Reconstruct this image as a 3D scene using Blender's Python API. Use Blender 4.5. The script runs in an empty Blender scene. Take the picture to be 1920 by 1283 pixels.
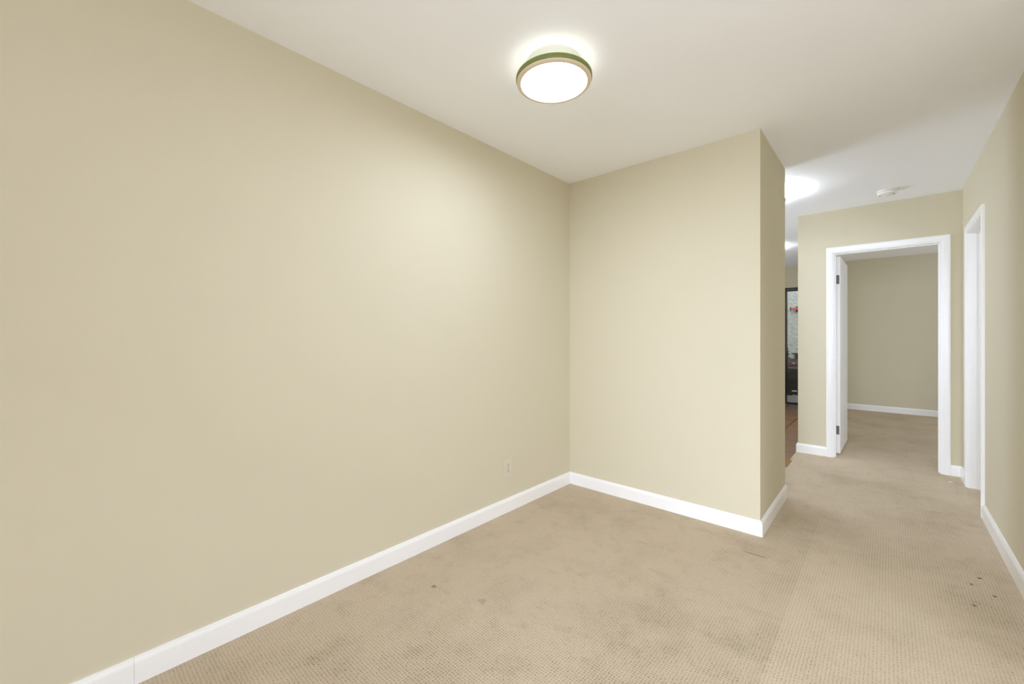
import bpy, bmesh, math, random
import numpy as np
random.seed(7)
C = bpy.context.scene.collection
SC = bpy.context.scene

# ------------------------------------------------------------------ camera
F_PX = 781.83                      # focal length in pixels of a 1920 px wide frame
YAW = 0.7324                       # camera turned left of the hall direction (+Y)
CAM_H = 1.1933
cam_d = bpy.data.cameras.new('camera')
cam = bpy.data.objects.new('camera', cam_d); C.objects.link(cam)
cam_d.sensor_fit = 'HORIZONTAL'; cam_d.sensor_width = 36.0
cam_d.lens = F_PX * 36.0 / 1920.0
cam_d.shift_y = -(641.5 - 631.25) / 1920.0
cam_d.clip_start = 0.02; cam_d.clip_end = 200
cam.location = (0, 0, CAM_H)
cam.rotation_euler = (math.pi / 2, 0, YAW)
SC.camera = cam

# ------------------------------------------------------------------ world, daylight, fill lights, exposure
SC.view_settings.view_transform = 'Standard'
SC.view_settings.look = 'None'
SC.view_settings.gamma = 1.0
SC.view_settings.use_curve_mapping = False
SC.view_settings.exposure = -0.08
W = bpy.data.worlds.new('sky'); SC.world = W; W.use_nodes = True
bg = W.node_tree.nodes['Background']
bg.inputs[0].default_value = (0.86, 0.92, 1.0, 1); bg.inputs[1].default_value = 2.2
SC.cycles.max_bounces = 14; SC.cycles.diffuse_bounces = 10
SC.cycles.use_denoising = True
SC.cycles.sample_clamp_indirect = 20.0

def area(name, loc, rot, sx, sy, watts, col=(1, 1, 1), spread=180):
    d = bpy.data.lights.new(name, 'AREA'); d.shape = 'RECTANGLE'; d.size = sx; d.size_y = sy
    d.energy = watts; d.color = col; d.spread = math.radians(spread)
    o = bpy.data.objects.new(name, d); C.objects.link(o)
    o.location = loc; o.rotation_euler = rot
    return o
D90 = math.pi / 2
DAY = (0.90, 1.0, 1.21)
# daylight entering by the living-room window (right of and behind the camera)
area('daylight_living_window', (4.56, -0.9, 1.25), (0, math.radians(47), 0), 1.75, 2.0, 178, DAY, 120)
# daylight entering by the window at the back end of the room
area('daylight_rear_window', (0.0, -2.96, 1.3), (math.radians(76), 0, 0), 1.2, 1.6, 33, DAY, 60)
# added fill light, aimed up and forward to brighten the ceiling
area('ceiling_fill', (0.0, 0.15, 1.0), (math.pi - 0.55, 0, 0), 0.4, 0.4, 10, DAY)
# fill lights added to brighten the bedroom and the bathroom doorway jamb
area('bedroom_fill', (2.95, 7.2, 1.4), (0, math.radians(84), 0), 1.2, 1.2, 35, DAY)
area('bathroom_fill', (1.9, 3.45, 1.5), (0, D90, math.radians(-25)), 0.7, 0.8, 15, DAY)
# fill lights added in the kitchen to brighten the hall, unseen behind the partition
area('kitchen_side_fill', (-3.27, 4.6, 1.4), (0, math.radians(-119), 0), 1.2, 1.2, 66, DAY)
area('kitchen_rear_fill', (-2.3, 8.80, 1.3), (math.radians(-112), 0, 0), 1.4, 1.4, 12, DAY)

# ------------------------------------------------------------------ materials
def lin(c):
    return tuple(((v / 255.0) / 12.92 if v / 255.0 <= 0.04045 else ((v / 255.0 + 0.055) / 1.055) ** 2.4) for v in c) + (1,)

class NT:
    def __init__(self, name):
        self.m = bpy.data.materials.new(name); self.m.use_nodes = True
        self.t = self.m.node_tree; self.b = self.t.nodes['Principled BSDF']
    def n(self, typ, **kw):
        o = self.t.nodes.new(typ)
        for k, v in kw.items():
            setattr(o, k, v)
        return o
    def l(self, a, b): self.t.links.new(a, b)
    def math(self, op, a, b=None, c=None):
        o = self.n('ShaderNodeMath', operation=op)
        for i, v in enumerate((a, b, c)):
            if v is None: continue
            if isinstance(v, (int, float)): o.inputs[i].default_value = v
            else: self.l(v, o.inputs[i])
        return o.outputs[0]
    def mix(self, fac, a, b, typ='MIX'):
        o = self.n('ShaderNodeMix', data_type='RGBA', blend_type=typ)
        for s, v in ((o.inputs[0], fac), (o.inputs[6], a), (o.inputs[7], b)):
            if isinstance(v, (int, float)): s.default_value = v
            elif isinstance(v, tuple): s.default_value = v
            else: self.l(v, s)
        return o.outputs[2]
    def noise(self, scale, detail=3, rough=0.5, vec=None):
        o = self.n('ShaderNodeTexNoise'); o.inputs['Scale'].default_value = scale
        o.inputs['Detail'].default_value = detail; o.inputs['Roughness'].default_value = rough
        if vec is None: vec = self.coord()
        self.l(vec, o.inputs['Vector']); return o.outputs['Fac']
    def coord(self):
        if not hasattr(self, '_tc'): self._tc = self.n('ShaderNodeTexCoord')
        return self._tc.outputs['Object']
    def ramp(self, fac, stops):
        o = self.n('ShaderNodeValToRGB'); e = o.color_ramp.elements
        while len(e) < len(stops): e.new(0.5)
        for i, (p, c) in enumerate(stops):
            e[i].position = p; e[i].color = c
        self.l(fac, o.inputs[0]); return o.outputs[0]
    def bump(self, h, strength, dist):
        o = self.n('ShaderNodeBump'); o.inputs['Strength'].default_value = strength
        o.inputs['Distance'].default_value = dist
        self.l(h, o.inputs['Height']); self.l(o.outputs[0], self.b.inputs['Normal'])
    def set(self, **kw):
        for k, v in kw.items(): self.b.inputs[k.replace('_', ' ')].default_value = v

def paint(name, rgb, rough=0.6, bs=0.15, scale=140, var=0.03, metal=0.0):
    k = NT(name); c = lin(rgb)
    f = k.noise(3.0, 2)
    dark = tuple(v * (1 - var) for v in c[:3]) + (1,)
    k.l(k.mix(f, dark, c), k.b.inputs['Base Color'])
    k.set(Roughness=rough, Metallic=metal)
    if bs: k.bump(k.noise(scale, 2), bs, 0.002)
    return k.m

M = {}
M['wall'] = paint('wall_paint', (214, 207, 183), 0.85, 0.10, 110, 0.02)
M['ceiling'] = paint('ceiling_paint', (248, 250, 254), 0.7, 0.06, 90, 0.01)
M['trim'] = paint('white_gloss_trim', (247, 247, 247), 0.32, 0.05, 25, 0.015)
M['door'] = paint('white_door_paint', (240, 240, 238), 0.3, 0.04, 20, 0.01)
M['shade'] = paint('added_window_shade', (236, 234, 228), 0.9, 0)
M['ivory'] = paint('ivory_plastic', (216, 210, 190), 0.4, 0)
M['white_plastic'] = paint('white_plastic', (240, 239, 234), 0.4, 0)
M['slot'] = paint('dark_slot', (70, 64, 52), 0.6, 0)
M['ivory_slot'] = paint('dark_ivory', (168, 158, 134), 0.6, 0)  # darker ivory for the outlet screw
M['hinge_dark'] = paint('tarnished_hinge', (104, 106, 100), 0.5, 0.1, 200, 0.2, 0.3)
M['hinge_steel'] = paint('worn_steel_hinge', (120, 120, 112), 0.35, 0.3, 160, 0.5, 0.7)
M['screw'] = paint('dark_screw', (50, 50, 46), 0.4, 0, metal=0.6)
M['ring_green'] = paint('olive_reflection_ring', (128, 140, 72), 0.38, 0.05, 60, 0.15)  # green reflection on the nickel ring put into its base colour
M['ring_lip'] = paint('tan_ring_lip', (228, 212, 184), 0.4, 0.05, 60, 0.1)
M['pan'] = paint('cream_lamp_pan', (236, 236, 222), 0.45, 0)
M['black_frame'] = paint('dark_brown_aluminium', (26, 20, 16), 0.4, 0, metal=0.2)
M['black'] = paint('black_enamel', (12, 12, 14), 0.75, 0.05, 60)
M['maroon'] = paint('maroon_enamel', (66, 14, 16), 0.6, 0.2, 30, 0.3)
M['steel'] = paint('brushed_steel', (150, 152, 150), 0.35, 0, metal=0.8)
M['red'] = paint('red_painted_metal', (214, 84, 74), 0.45, 0.05, 60, 0.1)
M['concrete'] = paint('patio_concrete', (150, 146, 140), 0.9, 0.3, 60, 0.2)
M['sill'] = paint('pale_grey_sill', (172, 172, 168), 0.5, 0.05, 60, 0.1)
M['foliage'] = paint('dark_green_leaf', (26, 36, 22), 0.5, 0.1, 60, 0.4)
M['terracotta'] = paint('dark_clay_pot', (60, 40, 34), 0.8, 0.1, 60, 0.2)
M['grout'] = paint('brown_grout', (74, 58, 42), 0.9, 0.2, 120, 0.2)
M['paper'] = paint('scrap_paper', (232, 226, 208), 0.8, 0)
M['lint'] = paint('dark_lint', (86, 72, 54), 0.9, 0)

def emis(name, col, s, base=(240, 240, 235)):
    k = NT(name); k.set(Base_Color=lin(base), Roughness=0.5)
    k.b.inputs['Emission Color'].default_value = col + (1,)
    k.b.inputs['Emission Strength'].default_value = s
    return k.m
M['diffuser'] = emis('lit_lamp_diffuser', (0.90, 1.0, 1.21), 48.0)
M['halo'] = emis('lit_lamp_upper_slot', (1.0, 0.99, 0.94), 4.5)

M['diffuser_bright'] = emis('lit_kitchen_lamp_diffuser', (0.90, 1.0, 1.21), 26.0)
M['halo_bright'] = emis('lit_kitchen_lamp_upper_slot', (0.92, 1.0, 1.12), 750.0)

def make_stucco():
    k = NT('grey_stucco'); f = k.noise(26, 4, 0.6)
    k.l(k.ramp(f, [(0.3, lin((176, 176, 172))), (0.7, lin((214, 214, 208)))]), k.b.inputs['Base Color'])
    k.set(Roughness=0.9); k.bump(f, 1.0, 0.03); return k.m
M['stucco'] = make_stucco()

def make_glass():
    k = NT('clear_door_glass'); t = k.t
    tr = k.n('ShaderNodeBsdfTransparent'); tr.inputs[0].default_value = (0.93, 0.95, 0.94, 1)
    gl = k.n('ShaderNodeBsdfGlossy'); gl.inputs['Roughness'].default_value = 0.03
    fr = k.n('ShaderNodeFresnel'); mx = k.n('ShaderNodeMixShader')
    k.l(fr.outputs[0], mx.inputs[0]); k.l(tr.outputs[0], mx.inputs[1]); k.l(gl.outputs[0], mx.inputs[2])
    k.l(mx.outputs[0], t.nodes['Material Output'].inputs['Surface']); return k.m
M['glass'] = make_glass()

def make_tile(name, rgb, rgb2):
    k = NT(name); f = k.noise(9, 4, 0.6)
    k.l(k.mix(f, lin(rgb), lin(rgb2)), k.b.inputs['Base Color'])
    k.set(Roughness=0.42); k.bump(k.noise(45, 3), 0.2, 0.004); return k.m
M['tile'] = [make_tile('brown_slate_tile', (138, 100, 64), (108, 80, 54)),
             make_tile('ochre_slate_tile', (158, 108, 50), (120, 84, 44)),
             make_tile('grey_violet_slate_tile', (118, 100, 88), (94, 82, 78))]

def make_carpet():
    """beige loop-pile carpet: staggered 1 cm loops, soiled patches, a cleaner walking lane"""
    k = NT('beige_loop_carpet')
    sep = k.n('ShaderNodeSeparateXYZ')
    wob = k.n('ShaderNodeTexNoise'); wob.inputs['Scale'].default_value = 60; wob.inputs['Detail'].default_value = 2
    k.l(k.coord(), wob.inputs['Vector'])
    vm = k.n('ShaderNodeVectorMath', operation='MULTIPLY_ADD')
    k.l(wob.outputs['Color'], vm.inputs[0]); vm.inputs[1].default_value = (0.010, 0.010, 0)
    k.l(k.coord(), vm.inputs[2]); k.l(vm.outputs[0], sep.inputs[0])
    P = 0.0112
    X, Y = sep.outputs[0], sep.outputs[1]
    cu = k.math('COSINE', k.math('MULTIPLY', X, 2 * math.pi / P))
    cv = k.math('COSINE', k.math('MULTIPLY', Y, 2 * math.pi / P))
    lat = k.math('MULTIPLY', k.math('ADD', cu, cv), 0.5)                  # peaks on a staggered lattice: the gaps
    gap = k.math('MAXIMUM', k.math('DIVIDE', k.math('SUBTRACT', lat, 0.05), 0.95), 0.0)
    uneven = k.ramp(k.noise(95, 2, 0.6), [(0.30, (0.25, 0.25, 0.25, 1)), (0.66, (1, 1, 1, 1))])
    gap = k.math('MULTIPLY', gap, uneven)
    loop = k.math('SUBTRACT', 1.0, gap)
    fine = k.noise(420, 2)
    h = k.math('ADD', loop, k.math('MULTIPLY', fine, 0.35))
    k.bump(h, 0.55, 0.004)
    # colour
    patch = k.noise(2.1, 4, 0.62)
    soil = k.ramp(patch, [(0.46, (0, 0, 0, 1)), (0.66, (1, 1, 1, 1))])
    small = k.noise(11.0, 4, 0.6)
    soil2 = k.ramp(small, [(0.53, (0, 0, 0, 1)), (0.74, (1, 1, 1, 1))])
    # lane between the two carpet marks of the hall: less soiled
    lx = k.math('MULTIPLY', k.math('GREATER_THAN', X, -0.32), k.math('MINIMUM', k.math('MAXIMUM', k.math('DIVIDE', k.math('SUBTRACT', 0.36, X), 0.22), 0.0), 1.0))
    lane = k.math('MULTIPLY', lx, k.math('SUBTRACT', 1.0, k.math('SMOOTH_MIN', 1.0, k.math('MAXIMUM', k.math('DIVIDE', k.math('SUBTRACT', Y, 2.2), 1.9), 0.0), 0.1)))
    dirt = k.math('ADD', k.math('MULTIPLY', soil, 0.55), k.math('MULTIPLY', soil2, 0.5))
    dirt = k.math('MULTIPLY', dirt, k.math('SUBTRACT', 1.0, k.math('MULTIPLY', lane, 0.5)))
    gap_shade_dirt = k.math('MULTIPLY', gap, k.math('ADD', 0.55, k.math('MULTIPLY', dirt, 0.95)))
    base = k.mix(k.math('MULTIPLY', fine, 0.6), lin((216, 201, 177)), lin((197, 181, 156)))
    base = k.mix(k.math('MULTIPLY', dirt, 0.42), base, lin((150, 134, 110)))
    base = k.mix(k.math('MULTIPLY', k.math('SUBTRACT', 1.0, lane), 0.18), base, lin((168, 152, 128)))
    base = k.mix(k.math('MINIMUM', gap_shade_dirt, 1.0), base, lin((136, 120, 97)))  # shade between the loops painted in as dark colour, deeper where soiled
    # a few spots of their own shape: (x, y, rx, ry, strength)
    pos = k.n('ShaderNodeSeparateXYZ'); k.l(k.coord(), pos.inputs[0])
    n2 = k.noise(40, 3)
    for (sx, sy, rx, ry, st) in ((-1.605, 1.233, 0.022, 0.016, 0.75), (-1.354, 1.308, 0.03, 0.022, 0.45),
                                 (-0.539, 2.585, 0.09, 0.012, 0.55), (-0.67, 1.938, 0.006, 0.006, 0.8),
                                 (-0.442, 1.771, 0.10, 0.08, 0.14), (-1.008, 1.121, 0.09, 0.07, 0.14)):
        dx = k.math('DIVIDE', k.math('SUBTRACT', pos.outputs[0], sx), rx)
        dy = k.math('DIVIDE', k.math('SUBTRACT', pos.outputs[1], sy), ry)
        r = k.math('SQRT', k.math('ADD', k.math('MULTIPLY', dx, dx), k.math('MULTIPLY', dy, dy)))
        r = k.math('ADD', r, k.math('MULTIPLY', k.math('SUBTRACT', n2, 0.5), 2.2))
        a = k.math('MULTIPLY', k.math('MAXIMUM', k.math('SUBTRACT', 1.0, r), 0.0), st)
        base = k.mix(k.math('MINIMUM', a, 1.0), base, lin((92, 76, 56)))
    k.l(base, k.b.inputs['Base Color'])
    k.set(Roughness=0.95); k.b.inputs['Specular IOR Level'].default_value = 0.1
    return k.m
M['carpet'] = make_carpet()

# ------------------------------------------------------------------ helpers
def bm_box(bm, x0, x1, y0, y1, z0, z1, bev=0.0):
    r = bmesh.ops.create_cube(bm, size=1.0)
    for v in r['verts']:
        v.co.x = x0 if v.co.x < 0 else x1
        v.co.y = y0 if v.co.y < 0 else y1
        v.co.z = z0 if v.co.z < 0 else z1
    if bev:
        es = list({e for v in r['verts'] for e in v.link_edges})
        bmesh.ops.bevel(bm, geom=es, offset=bev, segments=2, affect='EDGES', profile=0.5)

def obj(name, bm, mat, parent=None, smooth=False, loc=None):
    me = bpy.data.meshes.new(name)
    bmesh.ops.recalc_face_normals(bm, faces=bm.faces[:])
    bm.to_mesh(me); bm.free()
    for m in (mat if isinstance(mat, list) else [mat]): me.materials.append(m)
    if smooth:
        for p in me.polygons: p.use_smooth = True
    o = bpy.data.objects.new(name, me); C.objects.link(o)
    if parent: o.parent = parent
    if loc: o.location = loc
    return o

def boxes(name, lst, mat, parent=None, bev=0.0):
    bm = bmesh.new()
    for b in lst: bm_box(bm, *b, bev=bev)
    return obj(name, bm, mat, parent)

def tag(o, label, cat, group=None):
    o['label'] = label; o['category'] = cat
    if group: o['group'] = group
    return o

def struct(o, label, cat):
    o['kind'] = 'structure'; return tag(o, label, cat)

def thing(name, label, cat, loc, rz=0, group=None):
    o = bpy.data.objects.new(name, None); C.objects.link(o)
    o.location = loc; o.rotation_euler = (0, 0, rz); o.empty_display_size = 0.1
    return tag(o, label, cat, group)

def lathe(bm, prof, n=64, mi=0):
    """closed or open profile of (r, z) turned about Z"""
    rings = []
    for r, z in prof:
        if r < 1e-6: rings.append([bm.verts.new((0, 0, z))])
        else: rings.append([bm.verts.new((r * math.cos(2 * math.pi * i / n), r * math.sin(2 * math.pi * i / n), z)) for i in range(n)])
    for a, b in zip(rings[:-1], rings[1:]):
        for i in range(n):
            j = (i + 1) % n
            if len(a) == 1: f = bm.faces.new((a[0], b[i], b[j]))
            elif len(b) == 1: f = bm.faces.new((a[i], b[0], a[j]))
            else: f = bm.faces.new((a[i], b[i], b[j], a[j]))
            f.material_index = mi

def lathe_obj(name, prof, mat, parent, n=64):
    bm = bmesh.new(); lathe(bm, prof, n)
    o = obj(name, bm, mat, parent, smooth=True)
    md = o.modifiers.new('edges', 'EDGE_SPLIT'); md.split_angle = math.radians(35)
    return o

BB_PROF = [(0, 0), (0.015, 0), (0.015, 0.072), (0.0135, 0.079), (0.0095, 0.0855), (0.0085, 0.090), (0.006, 0.0919), (0, 0.0919)]
def baseboard(name, pts, label, mat=None, parent=None):
    """skirting swept along a floor polyline, the room on the LEFT of the walking direction; mitred corners"""
    bm = bmesh.new(); n = len(pts); rings = []
    for i, p in enumerate(pts):
        p = np.array(p, float)
        def nrm(a, b):
            d = np.array(b, float) - np.array(a, float); d /= np.linalg.norm(d); return np.array([-d[1], d[0]])
        if i == 0: off = nrm(pts[0], pts[1])
        elif i == n - 1: off = nrm(pts[-2], pts[-1])
        else:
            n1, n2 = nrm(pts[i - 1], pts[i]), nrm(pts[i], pts[i + 1]); off = (n1 + n2) / (1 + n1 @ n2)
        rings.append([bm.verts.new((p[0] + off[0] * a, p[1] + off[1] * a, z)) for a, z in BB_PROF])
    m = len(BB_PROF)
    for r1, r2 in zip(rings[:-1], rings[1:]):
        for j in range(m): bm.faces.new((r1[j], r1[(j + 1) % m], r2[(j + 1) % m], r2[j]))
    bm.faces.new(rings[0]); bm.faces.new(rings[-1][::-1])
    return struct(obj(name, bm, mat or M['trim'], parent), label, 'baseboard')

CAS_PROF = [(0, 0), (0, 0.008), (0.003, 0.0105), (0.012, 0.0115), (0.014, 0.0145), (0.040, 0.0165), (0.046, 0.0175), (0.053, 0.0165), (0.056, 0.013), (0.056, 0)]
def casing(name, a0, a1, zt, plane, axis, sign, parent=None):
    """moulded door casing round an opening a0..a1 x 0..zt; axis 'x': in a wall of constant y (plane), 'y': of constant x"""
    bm = bmesh.new(); rings = []
    for corner in range(4):
        ring = []
        for a, b in CAS_PROF:
            s, z = ((a0 - a, 0), (a0 - a, zt + a), (a1 + a, zt + a), (a1 + a, 0))[corner]
            q = plane + sign * b
            ring.append(bm.verts.new((s, q, z) if axis == 'x' else (q, s, z)))
        rings.append(ring)
    m = len(CAS_PROF)
    for r1, r2 in zip(rings[:-1], rings[1:]):
        for j in range(m): bm.faces.new((r1[j], r1[(j + 1) % m], r2[(j + 1) % m], r2[j]))
    bm.faces.new(rings[0]); bm.faces.new(rings[-1][::-1])
    return obj(name, bm, M['trim'], parent)

# ------------------------------------------------------------------ the setting
H = 2.44
XL, YB, XP, YP2 = -1.9273, 2.8476, -0.564, 3.666
XF, YF, XR = -0.685, 5.187, 0.4775
YK = 8.83                               # back wall of kitchen and bedroom
XE, YS = 4.6, -3.0                      # living-room window wall, rear wall
YRE = 2.25                              # near end of the right-hand wall
T = 0.12

# carpet
bm = bmesh.new()
bm_box(bm, XL - T, XE + T, YS - T, YB + 0.3, -0.12, 0)
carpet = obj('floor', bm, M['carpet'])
struct(carpet, 'worn beige loop-pile carpet running from the room into the hall and bedroom', 'carpet')
bm = bmesh.new(); bm_box(bm, -0.70, XE + T, YB + 0.3, YK, -0.12, 0)
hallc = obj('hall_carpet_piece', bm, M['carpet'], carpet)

struct(boxes('ceiling', [(-3.4, XE + T, YS - T, YK + T, H, H + 0.12)], M['ceiling']),
       'smooth white ceiling over the room, hall and kitchen', 'ceiling')
struct(boxes('wall_left', [(XL - T, XL, YS, YP2, 0, H)], M['wall']), 'long plain beige wall on the left with a power outlet', 'wall')
struct(boxes('wall_back', [(XL, XP, YB, YP2, 0, H)], M['wall']), 'beige partition wall jutting out at the end of the room', 'wall')
# far hall wall with the bedroom door
DX0, DX1, DZ = -0.398, 0.360, 2.030
struct(boxes('wall_far', [(XF, DX0, YF, YF + T, 0, H), (DX1, 3.1, YF, YF + T, 0, H), (DX0, DX1, YF, YF + T, DZ, H)], M['wall']),
       'beige wall at the end of the hall around the open bedroom doorway', 'wall')
RY0, RY1, RZ = 4.155, 4.862, 2.018
struct(boxes('wall_right', [(XR, XR + T, YRE, RY0, 0, H), (XR, XR + T, RY1, YF, 0, H), (XR, XR + T, RY0, RY1, RZ, H)], M['wall']),
       'beige wall on the right side of the hall with a narrow doorway', 'wall')
struct(boxes('wall_kitchen_side', [(XF, XF + T, YF + T, YK, 0, H)], M['wall']), 'wall dividing the kitchen from the bedroom', 'wall')
SX0, SX1, SZ = -1.378, -0.80, 2.062
struct(boxes('wall_kitchen_back', [(-3.3, SX0, YK, YK + T, 0, H), (SX1, XF + T, YK, YK + T, 0, H), (SX0, SX1, YK, YK + T, SZ, H)], M['wall']),
       'kitchen wall above the dark framed patio door', 'wall')
struct(boxes('wall_bedroom_back', [(XF + T, 3.1, YK, YK + T, 0, H)], M['wall']), 'beige bedroom wall seen through the open doorway', 'wall')
struct(boxes('wall_bedroom_right', [(3.0, 3.1, YF + T, 6.6, 0, H), (3.0, 3.1, 7.8, YK, 0, H), (3.0, 3.1, 6.6, 7.8, 0, 0.8), (3.0, 3.1, 6.6, 7.8, 2.0, H)], M['wall']), 'bedroom wall on the side of the added window', 'wall')
struct(boxes('wall_kitchen_left', [(-3.4, -3.3, YP2 - T, 4.0, 0, H), (-3.4, -3.3, 5.2, YK + T, 0, H), (-3.4, -3.3, 4.0, 5.2, 0, 0.8), (-3.4, -3.3, 4.0, 5.2, 2.0, H), (-3.3, XL - T, YP2 - T, YP2, 0, H)], M['wall']), 'kitchen walls hidden behind the partition', 'wall')
struct(boxes('wall_living', [(XR + T, XE, YRE, YRE + T, 0, H)], M['wall']), 'living room wall beside the end of the hall wall', 'wall')
struct(boxes('wall_bathroom', [(2.2, 2.3, YRE + T, YF, 0, H), (XR + T, 2.2, 3.0, 3.1, 0, H)], M['wall']), 'bathroom walls beyond the narrow hall doorway', 'wall')
struct(boxes('wall_window', [(XE, XE + T, YS, YRE + T, 0, 0.3), (XE, XE + T, YS, YRE + T, 2.2, H), (XE, XE + T, YS, -1.95, 0.3, 2.2), (XE, XE + T, 0.15, YRE + T, 0.3, 2.2)], M['wall']),
       'living room window wall to the right of the camera', 'wall')
struct(boxes('wall_rear', [(XL - T, XE + T, YS - T, YS, 0, 0.45), (XL - T, XE + T, YS - T, YS, 2.15, H), (XL - T, -1.5, YS - T, YS, 0.45, 2.15), (0.5, XE + T, YS - T, YS, 0.45, 2.15)], M['wall']),
       'rear wall with a window behind the camera', 'wall')

# unseen windows; shades added to block the sky, with area lights in front
def blocked_window(name, label, frame, shade):
    w = struct(boxes(name, frame, M['trim']), label, 'window')
    boxes('shade', [shade], M['shade'], w)
blocked_window('window_1', 'living room window with an added shade blocking the sky', [(XE - 0.01, XE + T, -1.95, -1.90, 0.3, 2.2), (XE - 0.01, XE + T, 0.10, 0.15, 0.3, 2.2), (XE - 0.01, XE + T, -1.90, 0.10, 0.3, 0.35), (XE - 0.01, XE + T, -1.90, 0.10, 2.15, 2.2)], (XE + 0.03, XE + 0.06, -1.90, 0.10, 0.35, 2.15))
blocked_window('window_2', 'rear window with an added shade blocking the sky', [(-1.5, -1.45, YS - T, YS + 0.01, 0.45, 2.15), (0.45, 0.5, YS - T, YS + 0.01, 0.45, 2.15), (-1.45, 0.45, YS - T, YS + 0.01, 0.45, 0.5), (-1.45, 0.45, YS - T, YS + 0.01, 2.10, 2.15)], (-1.45, 0.45, YS - 0.06, YS - 0.03, 0.5, 2.10))
blocked_window('window_3', 'added unseen kitchen window with a sky-blocking shade', [(-3.4, -3.29, 4.0, 4.05, 0.8, 2.0), (-3.4, -3.29, 5.15, 5.2, 0.8, 2.0), (-3.4, -3.29, 4.05, 5.15, 0.8, 0.85), (-3.4, -3.29, 4.05, 5.15, 1.95, 2.0)], (-3.36, -3.33, 4.05, 5.15, 0.85, 1.95))
blocked_window('window_4', 'added unseen bedroom window with a sky-blocking shade', [(2.99, 3.1, 6.6, 6.65, 0.8, 2.0), (2.99, 3.1, 7.75, 7.8, 0.8, 2.0), (2.99, 3.1, 6.65, 7.75, 0.8, 0.85), (2.99, 3.1, 6.65, 7.75, 1.95, 2.0)], (3.04, 3.07, 6.65, 7.75, 0.85, 1.95))

# skirting boards
SEAM = 0.196
def bb(name, pts, label): return baseboard(name, pts, label)
bb('baseboard_left', [(XL + 0, YB - 0.0152), (XL, SEAM + 0.0003)], 'long white baseboard on the left wall from the seam to the corner')
bb('baseboard_left', [(XL, SEAM - 0.0003), (XL, YS)], 'short near piece of white baseboard on the left wall before the seam')
bb('baseboard_back', [(XP, YP2), (XP, YB), (XL, YB)], 'white baseboard wrapping the partition wall and its outer corner')
bb('baseboard_far_left', [(DX0 + 0.012 - 0.056, YF), (XF, YF), (XF, YF + T + 0.5)], 'short white baseboard left of the bedroom door casing')
bb('baseboard_far_right', [(XR, RY1 + 0.049), (XR, YF), (DX1 + 0.046, YF)], 'tiny white baseboard in the corner between the two door casings')
bb('baseboard_right', [(XR, YRE), (XR, RY0 - 0.05)], 'white baseboard along the right hall wall')
bb('baseboard_bedroom', [(3.0, YK), (XF + T, YK)], 'white baseboard at the foot of the bedroom wall')

# bedroom door frame (trim_1) and narrow right-hand door frame (trim_2)
JX0, JX1, JZ = -0.386, 0.345, 2.012
t1 = struct(casing('trim_1', JX0 - 0.006, JX1 + 0.006, JZ + 0.006, YF, 'x', -1), 'white moulded casing around the open bedroom doorway', 'door frame')
bk = casing('rear_casing', JX0 - 0.006, JX1 + 0.006, JZ + 0.006, YF + T, 'x', 1, t1)
boxes('jamb', [(DX0, JX0, YF - 0.001, YF + T + 0.001, 0, JZ)], M['trim'], t1)
boxes('jamb', [(JX1, DX1, YF - 0.001, YF + T + 0.001, 0, JZ)], M['trim'], t1)
boxes('head_jamb', [(DX0, DX1, YF - 0.001, YF + T + 0.001, JZ, DZ)], M['trim'], t1)
boxes('door_stop', [(JX0, JX0 + 0.010, YF + 0.03, YF + 0.078, 0, JZ - 0.010)], M['trim'], t1, 0.001)
boxes('door_stop', [(JX1 - 0.010, JX1, YF + 0.03, YF + 0.078, 0, JZ - 0.010)], M['trim'], t1, 0.001)
boxes('door_stop', [(JX0, JX1, YF + 0.03, YF + 0.078, JZ - 0.010, JZ)], M['trim'], t1, 0.001)

KY0, KY1, KZ = 4.168, 4.850, 2.004
t2 = struct(casing('trim_2', KY0 - 0.006, KY1 + 0.006, KZ + 0.006, XR, 'y', -1), 'white moulded casing around the narrow doorway in the right wall', 'door frame')
boxes('jamb', [(XR - 0.001, XR + T + 0.001, RY0, KY0, 0, KZ)], M['trim'], t2)
boxes('jamb', [(XR - 0.001, XR + T + 0.001, KY1, RY1, 0, KZ)], M['trim'], t2)
boxes('head_jamb', [(XR - 0.001, XR + T + 0.001, RY0, RY1, KZ, RZ)], M['trim'], t2)
boxes('door_stop', [(XR + 0.055, XR + 0.09, KY1 - 0.011, KY1, 0, KZ - 0.011)], M['trim'], t2, 0.001)
boxes('door_stop', [(XR + 0.055, XR + 0.09, KY0, KY0 + 0.011, 0, KZ - 0.011)], M['trim'], t2, 0.001)
boxes('door_stop', [(XR + 0.055, XR + 0.09, KY0, KY1, KZ - 0.011, KZ)], M['trim'], t2, 0.001)

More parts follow.
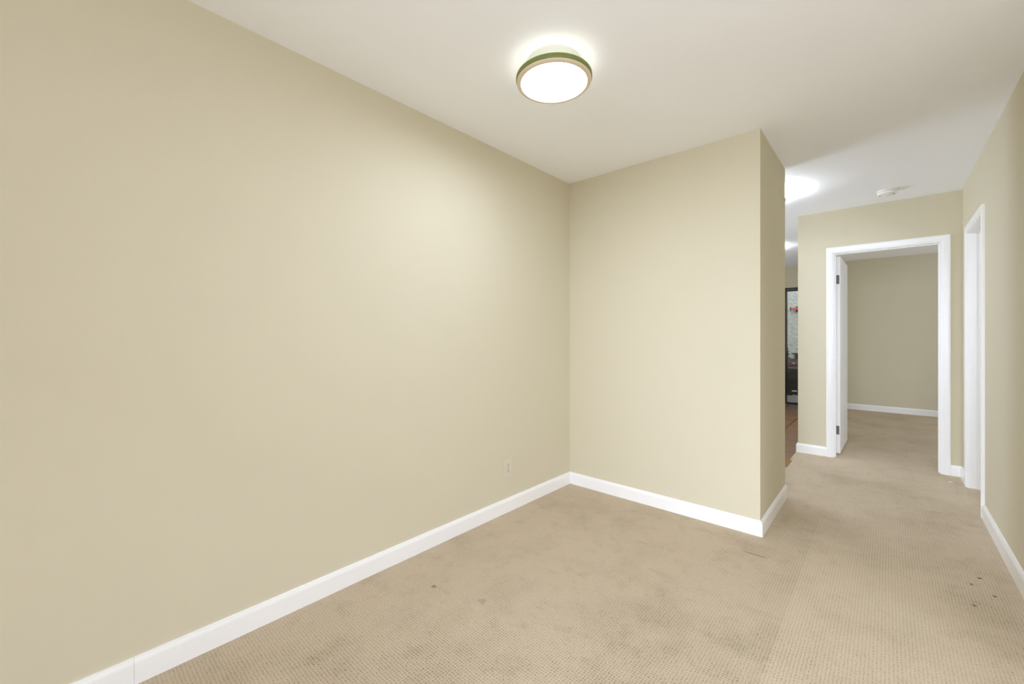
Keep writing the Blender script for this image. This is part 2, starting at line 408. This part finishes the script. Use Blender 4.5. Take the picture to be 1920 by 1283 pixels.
# bedroom door, swung open into the bedroom on its left-hand hinges
d1 = bpy.data.objects.new('door_1', None); C.objects.link(d1)
d1.location = (-0.3845, YF + T + 0.020, 0); d1.rotation_euler = (0, 0, math.radians(-1.1))
struct(d1, 'white flush bedroom door standing wide open into the bedroom', 'door')
boxes('leaf', [(0, 0.035, 0, 0.755, 0.016, 2.000)], M['door'], d1, 0.0012)
def hinge(z0, z1, mat):
    h = boxes('hinge', [(0.0005, 0.028, -0.0022, 0.0005, z0, z1)], mat, d1, 0.0008)
    bm = bmesh.new(); lathe(bm, [(0, z0 - 0.004), (0.0055, z0 - 0.003), (0.0055, z1 + 0.003), (0, z1 + 0.004)], 14)
    kn = obj('knuckle', bm, mat, h, smooth=True, loc=(-0.003, -0.006, 0))
    bm = bmesh.new()
    for x, z in ((0.009, z0 + 0.015), (0.020, (z0 + z1) / 2), (0.009, z1 - 0.015)):
        r = bmesh.ops.create_cone(bm, cap_ends=True, segments=12, radius1=0.0036, radius2=0.003, depth=0.0012)
        bmesh.ops.rotate(bm, verts=r['verts'], cent=(0, 0, 0), matrix=__import__('mathutils').Matrix.Rotation(D90, 3, 'X'))
        bmesh.ops.translate(bm, verts=r['verts'], vec=(x, -0.0028, z))
    obj('screws', bm, M['screw'], h)
hinge(1.724, 1.813, M['hinge_dark'])
hinge(0.205, 0.292, M['hinge_steel'])
boxes('latch_plate', [(0.006, 0.029, 0.754, 0.7562, 0.97, 1.03)], M['steel'], d1)

# ------------------------------------------------------------------ kitchen: tile floor, patio door, what stands outside
kf = struct(boxes('floor_kitchen', [(-3.3, -0.70, YP2, YK, -0.12, -0.006)], M['grout']), 'brown slate tile floor of the kitchen beside the hall carpet', 'floor')
tile_me = []
for q in range(3):
    bm = bmesh.new(); bm_box(bm, -0.1475, 0.1475, -0.1475, 0.1475, -0.012, 0, bev=0.002)
    me = bpy.data.meshes.new('tile'); bm.to_mesh(me); bm.free(); me.materials.append(M['tile'][q]); tile_me.append(me)
P = 0.305
for iy in range(17):
    yc = 4.80 - 3 * P + (iy - 0.5) * P + P
    if yc - P / 2 < YP2 or yc + P / 2 > YK: continue
    for ix in range(5):
        xc = -0.975 + P / 2 - P * (ix - 0.0)
        if xc + P / 2 > -0.66: continue
        o = bpy.data.objects.new('tile', random.choices(tile_me, (5, 3, 3))[0]); C.objects.link(o)
        o.parent = kf; o.location = (xc, yc, random.uniform(-0.0012, 0.0008)); o.rotation_euler = (0, 0, random.choice((0, D90)))

pd = struct(boxes('door_2', [(SX0, SX0 + 0.040, YK - 0.01, YK + T, 0, SZ), (SX1 - 0.040, SX1, YK - 0.01, YK + T, 0, SZ),
                             (SX0, SX1, YK - 0.01, YK + T, SZ - 0.058, SZ)], M['black_frame']), 'dark framed glass patio door at the end of the kitchen', 'door')
boxes('pane', [(SX0 + 0.04, SX1 - 0.04, YK + 0.05, YK + 0.056, 0.13, SZ - 0.058)], M['glass'], pd)
boxes('bottom_rail', [(SX0 + 0.04, SX1 - 0.04, YK + 0.02, YK + 0.09, 0.02, 0.135)], M['sill'], pd, 0.006)
boxes('threshold', [(SX0 + 0.02, SX1 - 0.02, YK - 0.03, YK + T, -0.004, 0.022)], M['black_frame'], pd, 0.003)

struct(boxes('patio_floor', [(-6, 3, YK + T, 13, -0.14, -0.02)], M['concrete']), 'grey concrete patio outside the glass door', 'patio')
struct(boxes('wall_patio', [(-6, 3, 10.6, 10.8, -0.02, 2.9)], M['stucco']), 'grey stucco patio wall seen through the glass door', 'wall')

# red bracket on the stucco wall
t = thing('wall_bracket', 'red metal bracket with black cap fixed to the stucco patio wall', 'bracket', (-1.40, 10.6, 1.78))
boxes('arm', [(-0.115, 0.16, -0.10, -0.04, -0.022, 0.022)], M['red'], t, 0.006)
boxes('end_cap', [(-0.128, -0.113, -0.104, -0.036, -0.04, 0.034)], M['black'], t, 0.003)
boxes('mount', [(-0.03, 0.10, -0.08, 0.0, 0.022, 0.045)], M['black'], t, 0.003)
boxes('brace', [(-0.03, 0.03, -0.06, 0.0, -0.07, -0.022)], M['black'], t, 0.003)

# barbecue grill
g = thing('barbecue_grill', 'black and maroon barbecue grill on the patio behind the glass door', 'grill', (-1.20, 9.62, -0.02))
boxes('cabinet', [(-0.30, 0.35, 0, 0.45, 0.09, 0.52)], M['black'], g, 0.012)
boxes('cabinet_door', [(-0.285, 0.02, -0.018, 0, 0.11, 0.50)], M['black'], g, 0.006)
boxes('cabinet_door', [(0.03, 0.335, -0.018, 0, 0.11, 0.50)], M['black'], g, 0.006)
boxes('label_plate', [(-0.165, -0.085, -0.022, -0.018, 0.155, 0.175)], M['white_plastic'], g)
bm = bmesh.new()
for i in range(13):
    a = math.pi * i / 12
    for x in (-0.31, 0.36):
        bm.verts.new((x, 0.225 - 0.245 * math.cos(a), 0.54 + 0.24 * math.sin(a) ** 0.8))
bm.verts.ensure_lookup_table(); V = bm.verts
for i in range(12): bm.faces.new((V[2 * i], V[2 * i + 1], V[2 * i + 3], V[2 * i + 2]))
bm.faces.new([V[2 * i] for i in range(13)]); bm.faces.new([V[2 * i + 1] for i in range(13)][::-1])
bm.faces.new((V[0], V[24], V[25], V[1]))
hood = obj('hood', bm, M['maroon'], g)
boxes('hood_handle', [(-0.22, 0.27, -0.055, -0.035, 0.60, 0.62)], M['steel'], hood, 0.006)
boxes('hood_badge', [(-0.155, -0.12, -0.02, -0.008, 0.69, 0.71)], M['white_plastic'], hood)
boxes('handle_post', [(-0.21, -0.195, -0.05, 0.02, 0.60, 0.62)], M['steel'], hood)
boxes('control_panel', [(-0.31, 0.36, -0.03, 0.02, 0.50, 0.545)], M['black'], g, 0.006)
boxes('back_panel', [(-0.195, 0.36, 0.41, 0.435, 0.50, 0.866)], M['black'], g, 0.004)
boxes('warming_shelf', [(-0.20, 0.36, 0.14, 0.44, 0.865, 0.885)], M['black'], g, 0.004)
for x in (-0.155, 0.30):
    boxes('shelf_post', [(x, x + 0.022, 0.17, 0.20, 0.72, 0.866)], M['steel'], g, 0.003)
for x in (-0.24, 0.29):
    for y in (0.05, 0.40):
        bm = bmesh.new(); r = bmesh.ops.create_cone(bm, cap_ends=True, segments=20, radius1=0.045, radius2=0.045, depth=0.03)
        bmesh.ops.rotate(bm, verts=r['verts'], cent=(0, 0, 0), matrix=__import__('mathutils').Matrix.Rotation(D90, 3, 'Y'))
        bmesh.ops.translate(bm, verts=r['verts'], vec=(x, y, 0.0455)); obj('wheel', bm, M['black'], g)

# potted conical shrub
s = thing('potted_shrub', 'dark pointed shrub in a clay pot left of the barbecue grill', 'plant', (-1.553, 10.27, -0.02))
lathe_obj('pot', [(0, 0), (0.10, 0), (0.13, 0.24), (0.145, 0.24), (0.145, 0.27), (0.12, 0.27), (0.115, 0.23), (0, 0.23)], M['terracotta'], s, 28)
bm = bmesh.new()
for i in range(420):
    z = random.uniform(0.24, 0.96); r = 0.15 * ((0.99 - z) / 0.74) ** 0.8 * random.uniform(0.5, 1.0)
    a = random.uniform(0, 6.283); L = random.uniform(0.03, 0.06); w = 0.009
    c, sn = math.cos(a), math.sin(a); p = np.array((r * c, r * sn, z)); up = np.array((c * 0.35, sn * 0.35, 0.95)) * L; sd = np.array((-sn, c, 0)) * w
    vs = [bm.verts.new(q) for q in (p, p + up * .5 + sd, p + up, p + up * .5 - sd)]; bm.faces.new(vs)
obj('foliage', bm, M['foliage'], s)
lathe_obj('stem', [(0.014, 0.22), (0.010, 0.6), (0.002, 0.94), (0, 0.95)], M['terracotta'], s, 10)

# ------------------------------------------------------------------ ceiling lamps
def ceiling_lamp(loc, label, diffuser='diffuser', halo='halo'):
    t = thing('ceiling_light', label, 'ceiling light', loc, 0, 'round flush ceiling lights')
    lathe_obj('pan', [(0.0, 0), (0.124, 0), (0.126, -0.004), (0.154, -0.066), (0.0, -0.066)], M['pan'], t)
    lathe_obj('upper_slot', [(0.1545, -0.064), (0.1645, -0.064), (0.1645, -0.068), (0.1545, -0.068), (0.1545, -0.064)], M[halo], t)
    lathe_obj('trim_ring', [(0.150, -0.068), (0.1655, -0.068), (0.1655, -0.063), (0.169, -0.063), (0.1725, -0.067), (0.1725, -0.077), (0.1705, -0.082), (0.167, -0.0845), (0.150, -0.082), (0.150, -0.068)], M['ring_green'], t)
    lathe_obj('ring_lip', [(0.1690, -0.0848), (0.1680, -0.0900), (0.1645, -0.0930), (0.151, -0.0940), (0.1465, -0.089), (0.1465, -0.080), (0.160, -0.0835), (0.1690, -0.0848)], M['ring_lip'], t)
    lathe_obj('diffuser', [(0.148, -0.080), (0.148, -0.090), (0.12, -0.094), (0.06, -0.097), (0, -0.098)], M[diffuser], t)
    return t
ceiling_lamp((-1.131, 1.543, H), 'lit round ceiling light with green ring above the room')
ceiling_lamp((-0.815, 4.20, H), 'ceiling light just hidden behind the partition, only its rim showing', 'diffuser_bright', 'halo_bright')
ceiling_lamp((-1.34, 6.75, H), 'far kitchen ceiling light hidden behind the partition', 'diffuser_bright', 'halo_bright')

# smoke detector
t = thing('smoke_detector', 'round white smoke detector on the hall ceiling before the bedroom door', 'smoke detector', (0.0, 4.79, H))
lathe_obj('base', [(0, 0), (0.066, 0), (0.067, -0.003), (0.066, -0.012), (0, -0.012)], M['white_plastic'], t, 48)
lathe_obj('cover', [(0.058, -0.012), (0.063, -0.014), (0.062, -0.030), (0.056, -0.036), (0.050, -0.037), (0.050, -0.034), (0.044, -0.034), (0.043, -0.041), (0.03, -0.044), (0, -0.045)], M['white_plastic'], t, 48)
for i in range(18):
    a = 2 * math.pi * i / 18
    o = boxes('vent_slot', [(-0.0065, 0.0065, -0.0022, 0.0022, -0.0015, 0.0015)], M['slot'], t)
    o.location = (0.047 * math.cos(a), 0.047 * math.sin(a), -0.0345); o.rotation_euler = (0, 0, a + D90)

# power outlet on the left wall
t = thing('power_outlet', 'ivory duplex power outlet low on the left wall near the corner', 'power outlet', (XL, 2.098, 0.298))
bm = bmesh.new(); bm_box(bm, 0, 0.0055, -0.0405, 0.0405, -0.0665, 0.0665, bev=0.0025); obj('cover_plate', bm, M['ivory'], t)
for zc in (0.0195, -0.0195):
    bm = bmesh.new(); n = 28; ring = []
    for i in range(n):
        a = 2 * math.pi * i / n
        ring.append((0.0172 * math.cos(a), max(-0.0142, min(0.0142, 0.0172 * math.sin(a)))))
    lo = [bm.verts.new((0.005, y, z)) for y, z in ring]; hi = [bm.verts.new((0.0078, y * .96, z * .96)) for y, z in ring]
    for i in range(n): bm.faces.new((lo[i], lo[(i + 1) % n], hi[(i + 1) % n], hi[i]))
    bm.faces.new(hi)
    f = obj('receptacle', bm, M['ivory'], t, loc=(0, 0, zc))
    boxes('slot', [(0.0070, 0.0081, -0.0078, -0.0050, -0.001, 0.008)], M['slot'], f)
    boxes('slot', [(0.0070, 0.0081, 0.0050, 0.0078, -0.001, 0.008)], M['slot'], f)
    boxes('ground_slot', [(0.0070, 0.0081, -0.0028, 0.0028, -0.010, -0.0045)], M['slot'], f)
bm = bmesh.new(); r = bmesh.ops.create_cone(bm, cap_ends=True, segments=16, radius1=0.0035, radius2=0.003, depth=0.0016)
bmesh.ops.rotate(bm, verts=r['verts'], cent=(0, 0, 0), matrix=__import__('mathutils').Matrix.Rotation(D90, 3, 'Y'))
bmesh.ops.translate(bm, verts=r['verts'], vec=(0.006, 0, 0)); obj('screw', bm, M['ivory_slot'], t)

# scraps left on the carpet
bm = bmesh.new()
pts = [(-0.016, -0.005, 0.001), (0.004, -0.010, 0.004), (0.017, -0.002, 0.001), (0.010, 0.009, 0.006), (-0.010, 0.007, 0.003)]
lo = [bm.verts.new(p) for p in pts]; hi = [bm.verts.new((x * .9, y * .9, z + 0.0025)) for x, y, z in pts]
bm.faces.new(lo[::-1]); bm.faces.new(hi)
for i in range(5): bm.faces.new((lo[i], lo[(i + 1) % 5], hi[(i + 1) % 5], hi[i]))
tag(obj('paper_scrap', bm, M['paper'], loc=(0.385, 4.93, 0)), 'tiny white paper scrap on the carpet before the narrow doorway', 'paper scrap')
LINT = (((0.341, 3.066), 0.010, 0.6, 'curled dark lint thread, farthest of the lint beside the right baseboard'),
        ((0.303, 2.966), 0.006, 1.9, 'small dark lint crumb left of the curled thread by the right baseboard'),
        ((0.368, 2.898), 0.007, 0.2, 'dark lint crumb nearest the right baseboard'),
        ((0.289, 2.741), 0.009, 2.4, 'short dark lint thread nearest the camera on the right of the carpet'))
for (x, y), L, a, lab in LINT:
    bm = bmesh.new(); prev = None
    for i in range(6):
        u = i / 5 - 0.5; ang = a + u * 1.4
        px, py = math.cos(a) * u * 2 * L - math.sin(a) * L * u * u * 2, math.sin(a) * u * 2 * L + math.cos(a) * L * u * u * 2
        w = 0.0022 * (1.15 - abs(u) * 1.6)
        ring = [bm.verts.new((px - math.sin(ang) * w * math.cos(q), py + math.cos(ang) * w * math.cos(q), 0.0025 + w * math.sin(q))) for q in (0, 1.57, 3.14, 4.71)]
        if prev:
            for j in range(4): bm.faces.new((prev[j], prev[(j + 1) % 4], ring[(j + 1) % 4], ring[j]))
        else: bm.faces.new(ring)
        prev = ring
    bm.faces.new(prev[::-1])
    tag(obj('lint_speck', bm, M['lint'], loc=(x, y, 0)), lab, 'lint', 'lint on the carpet')
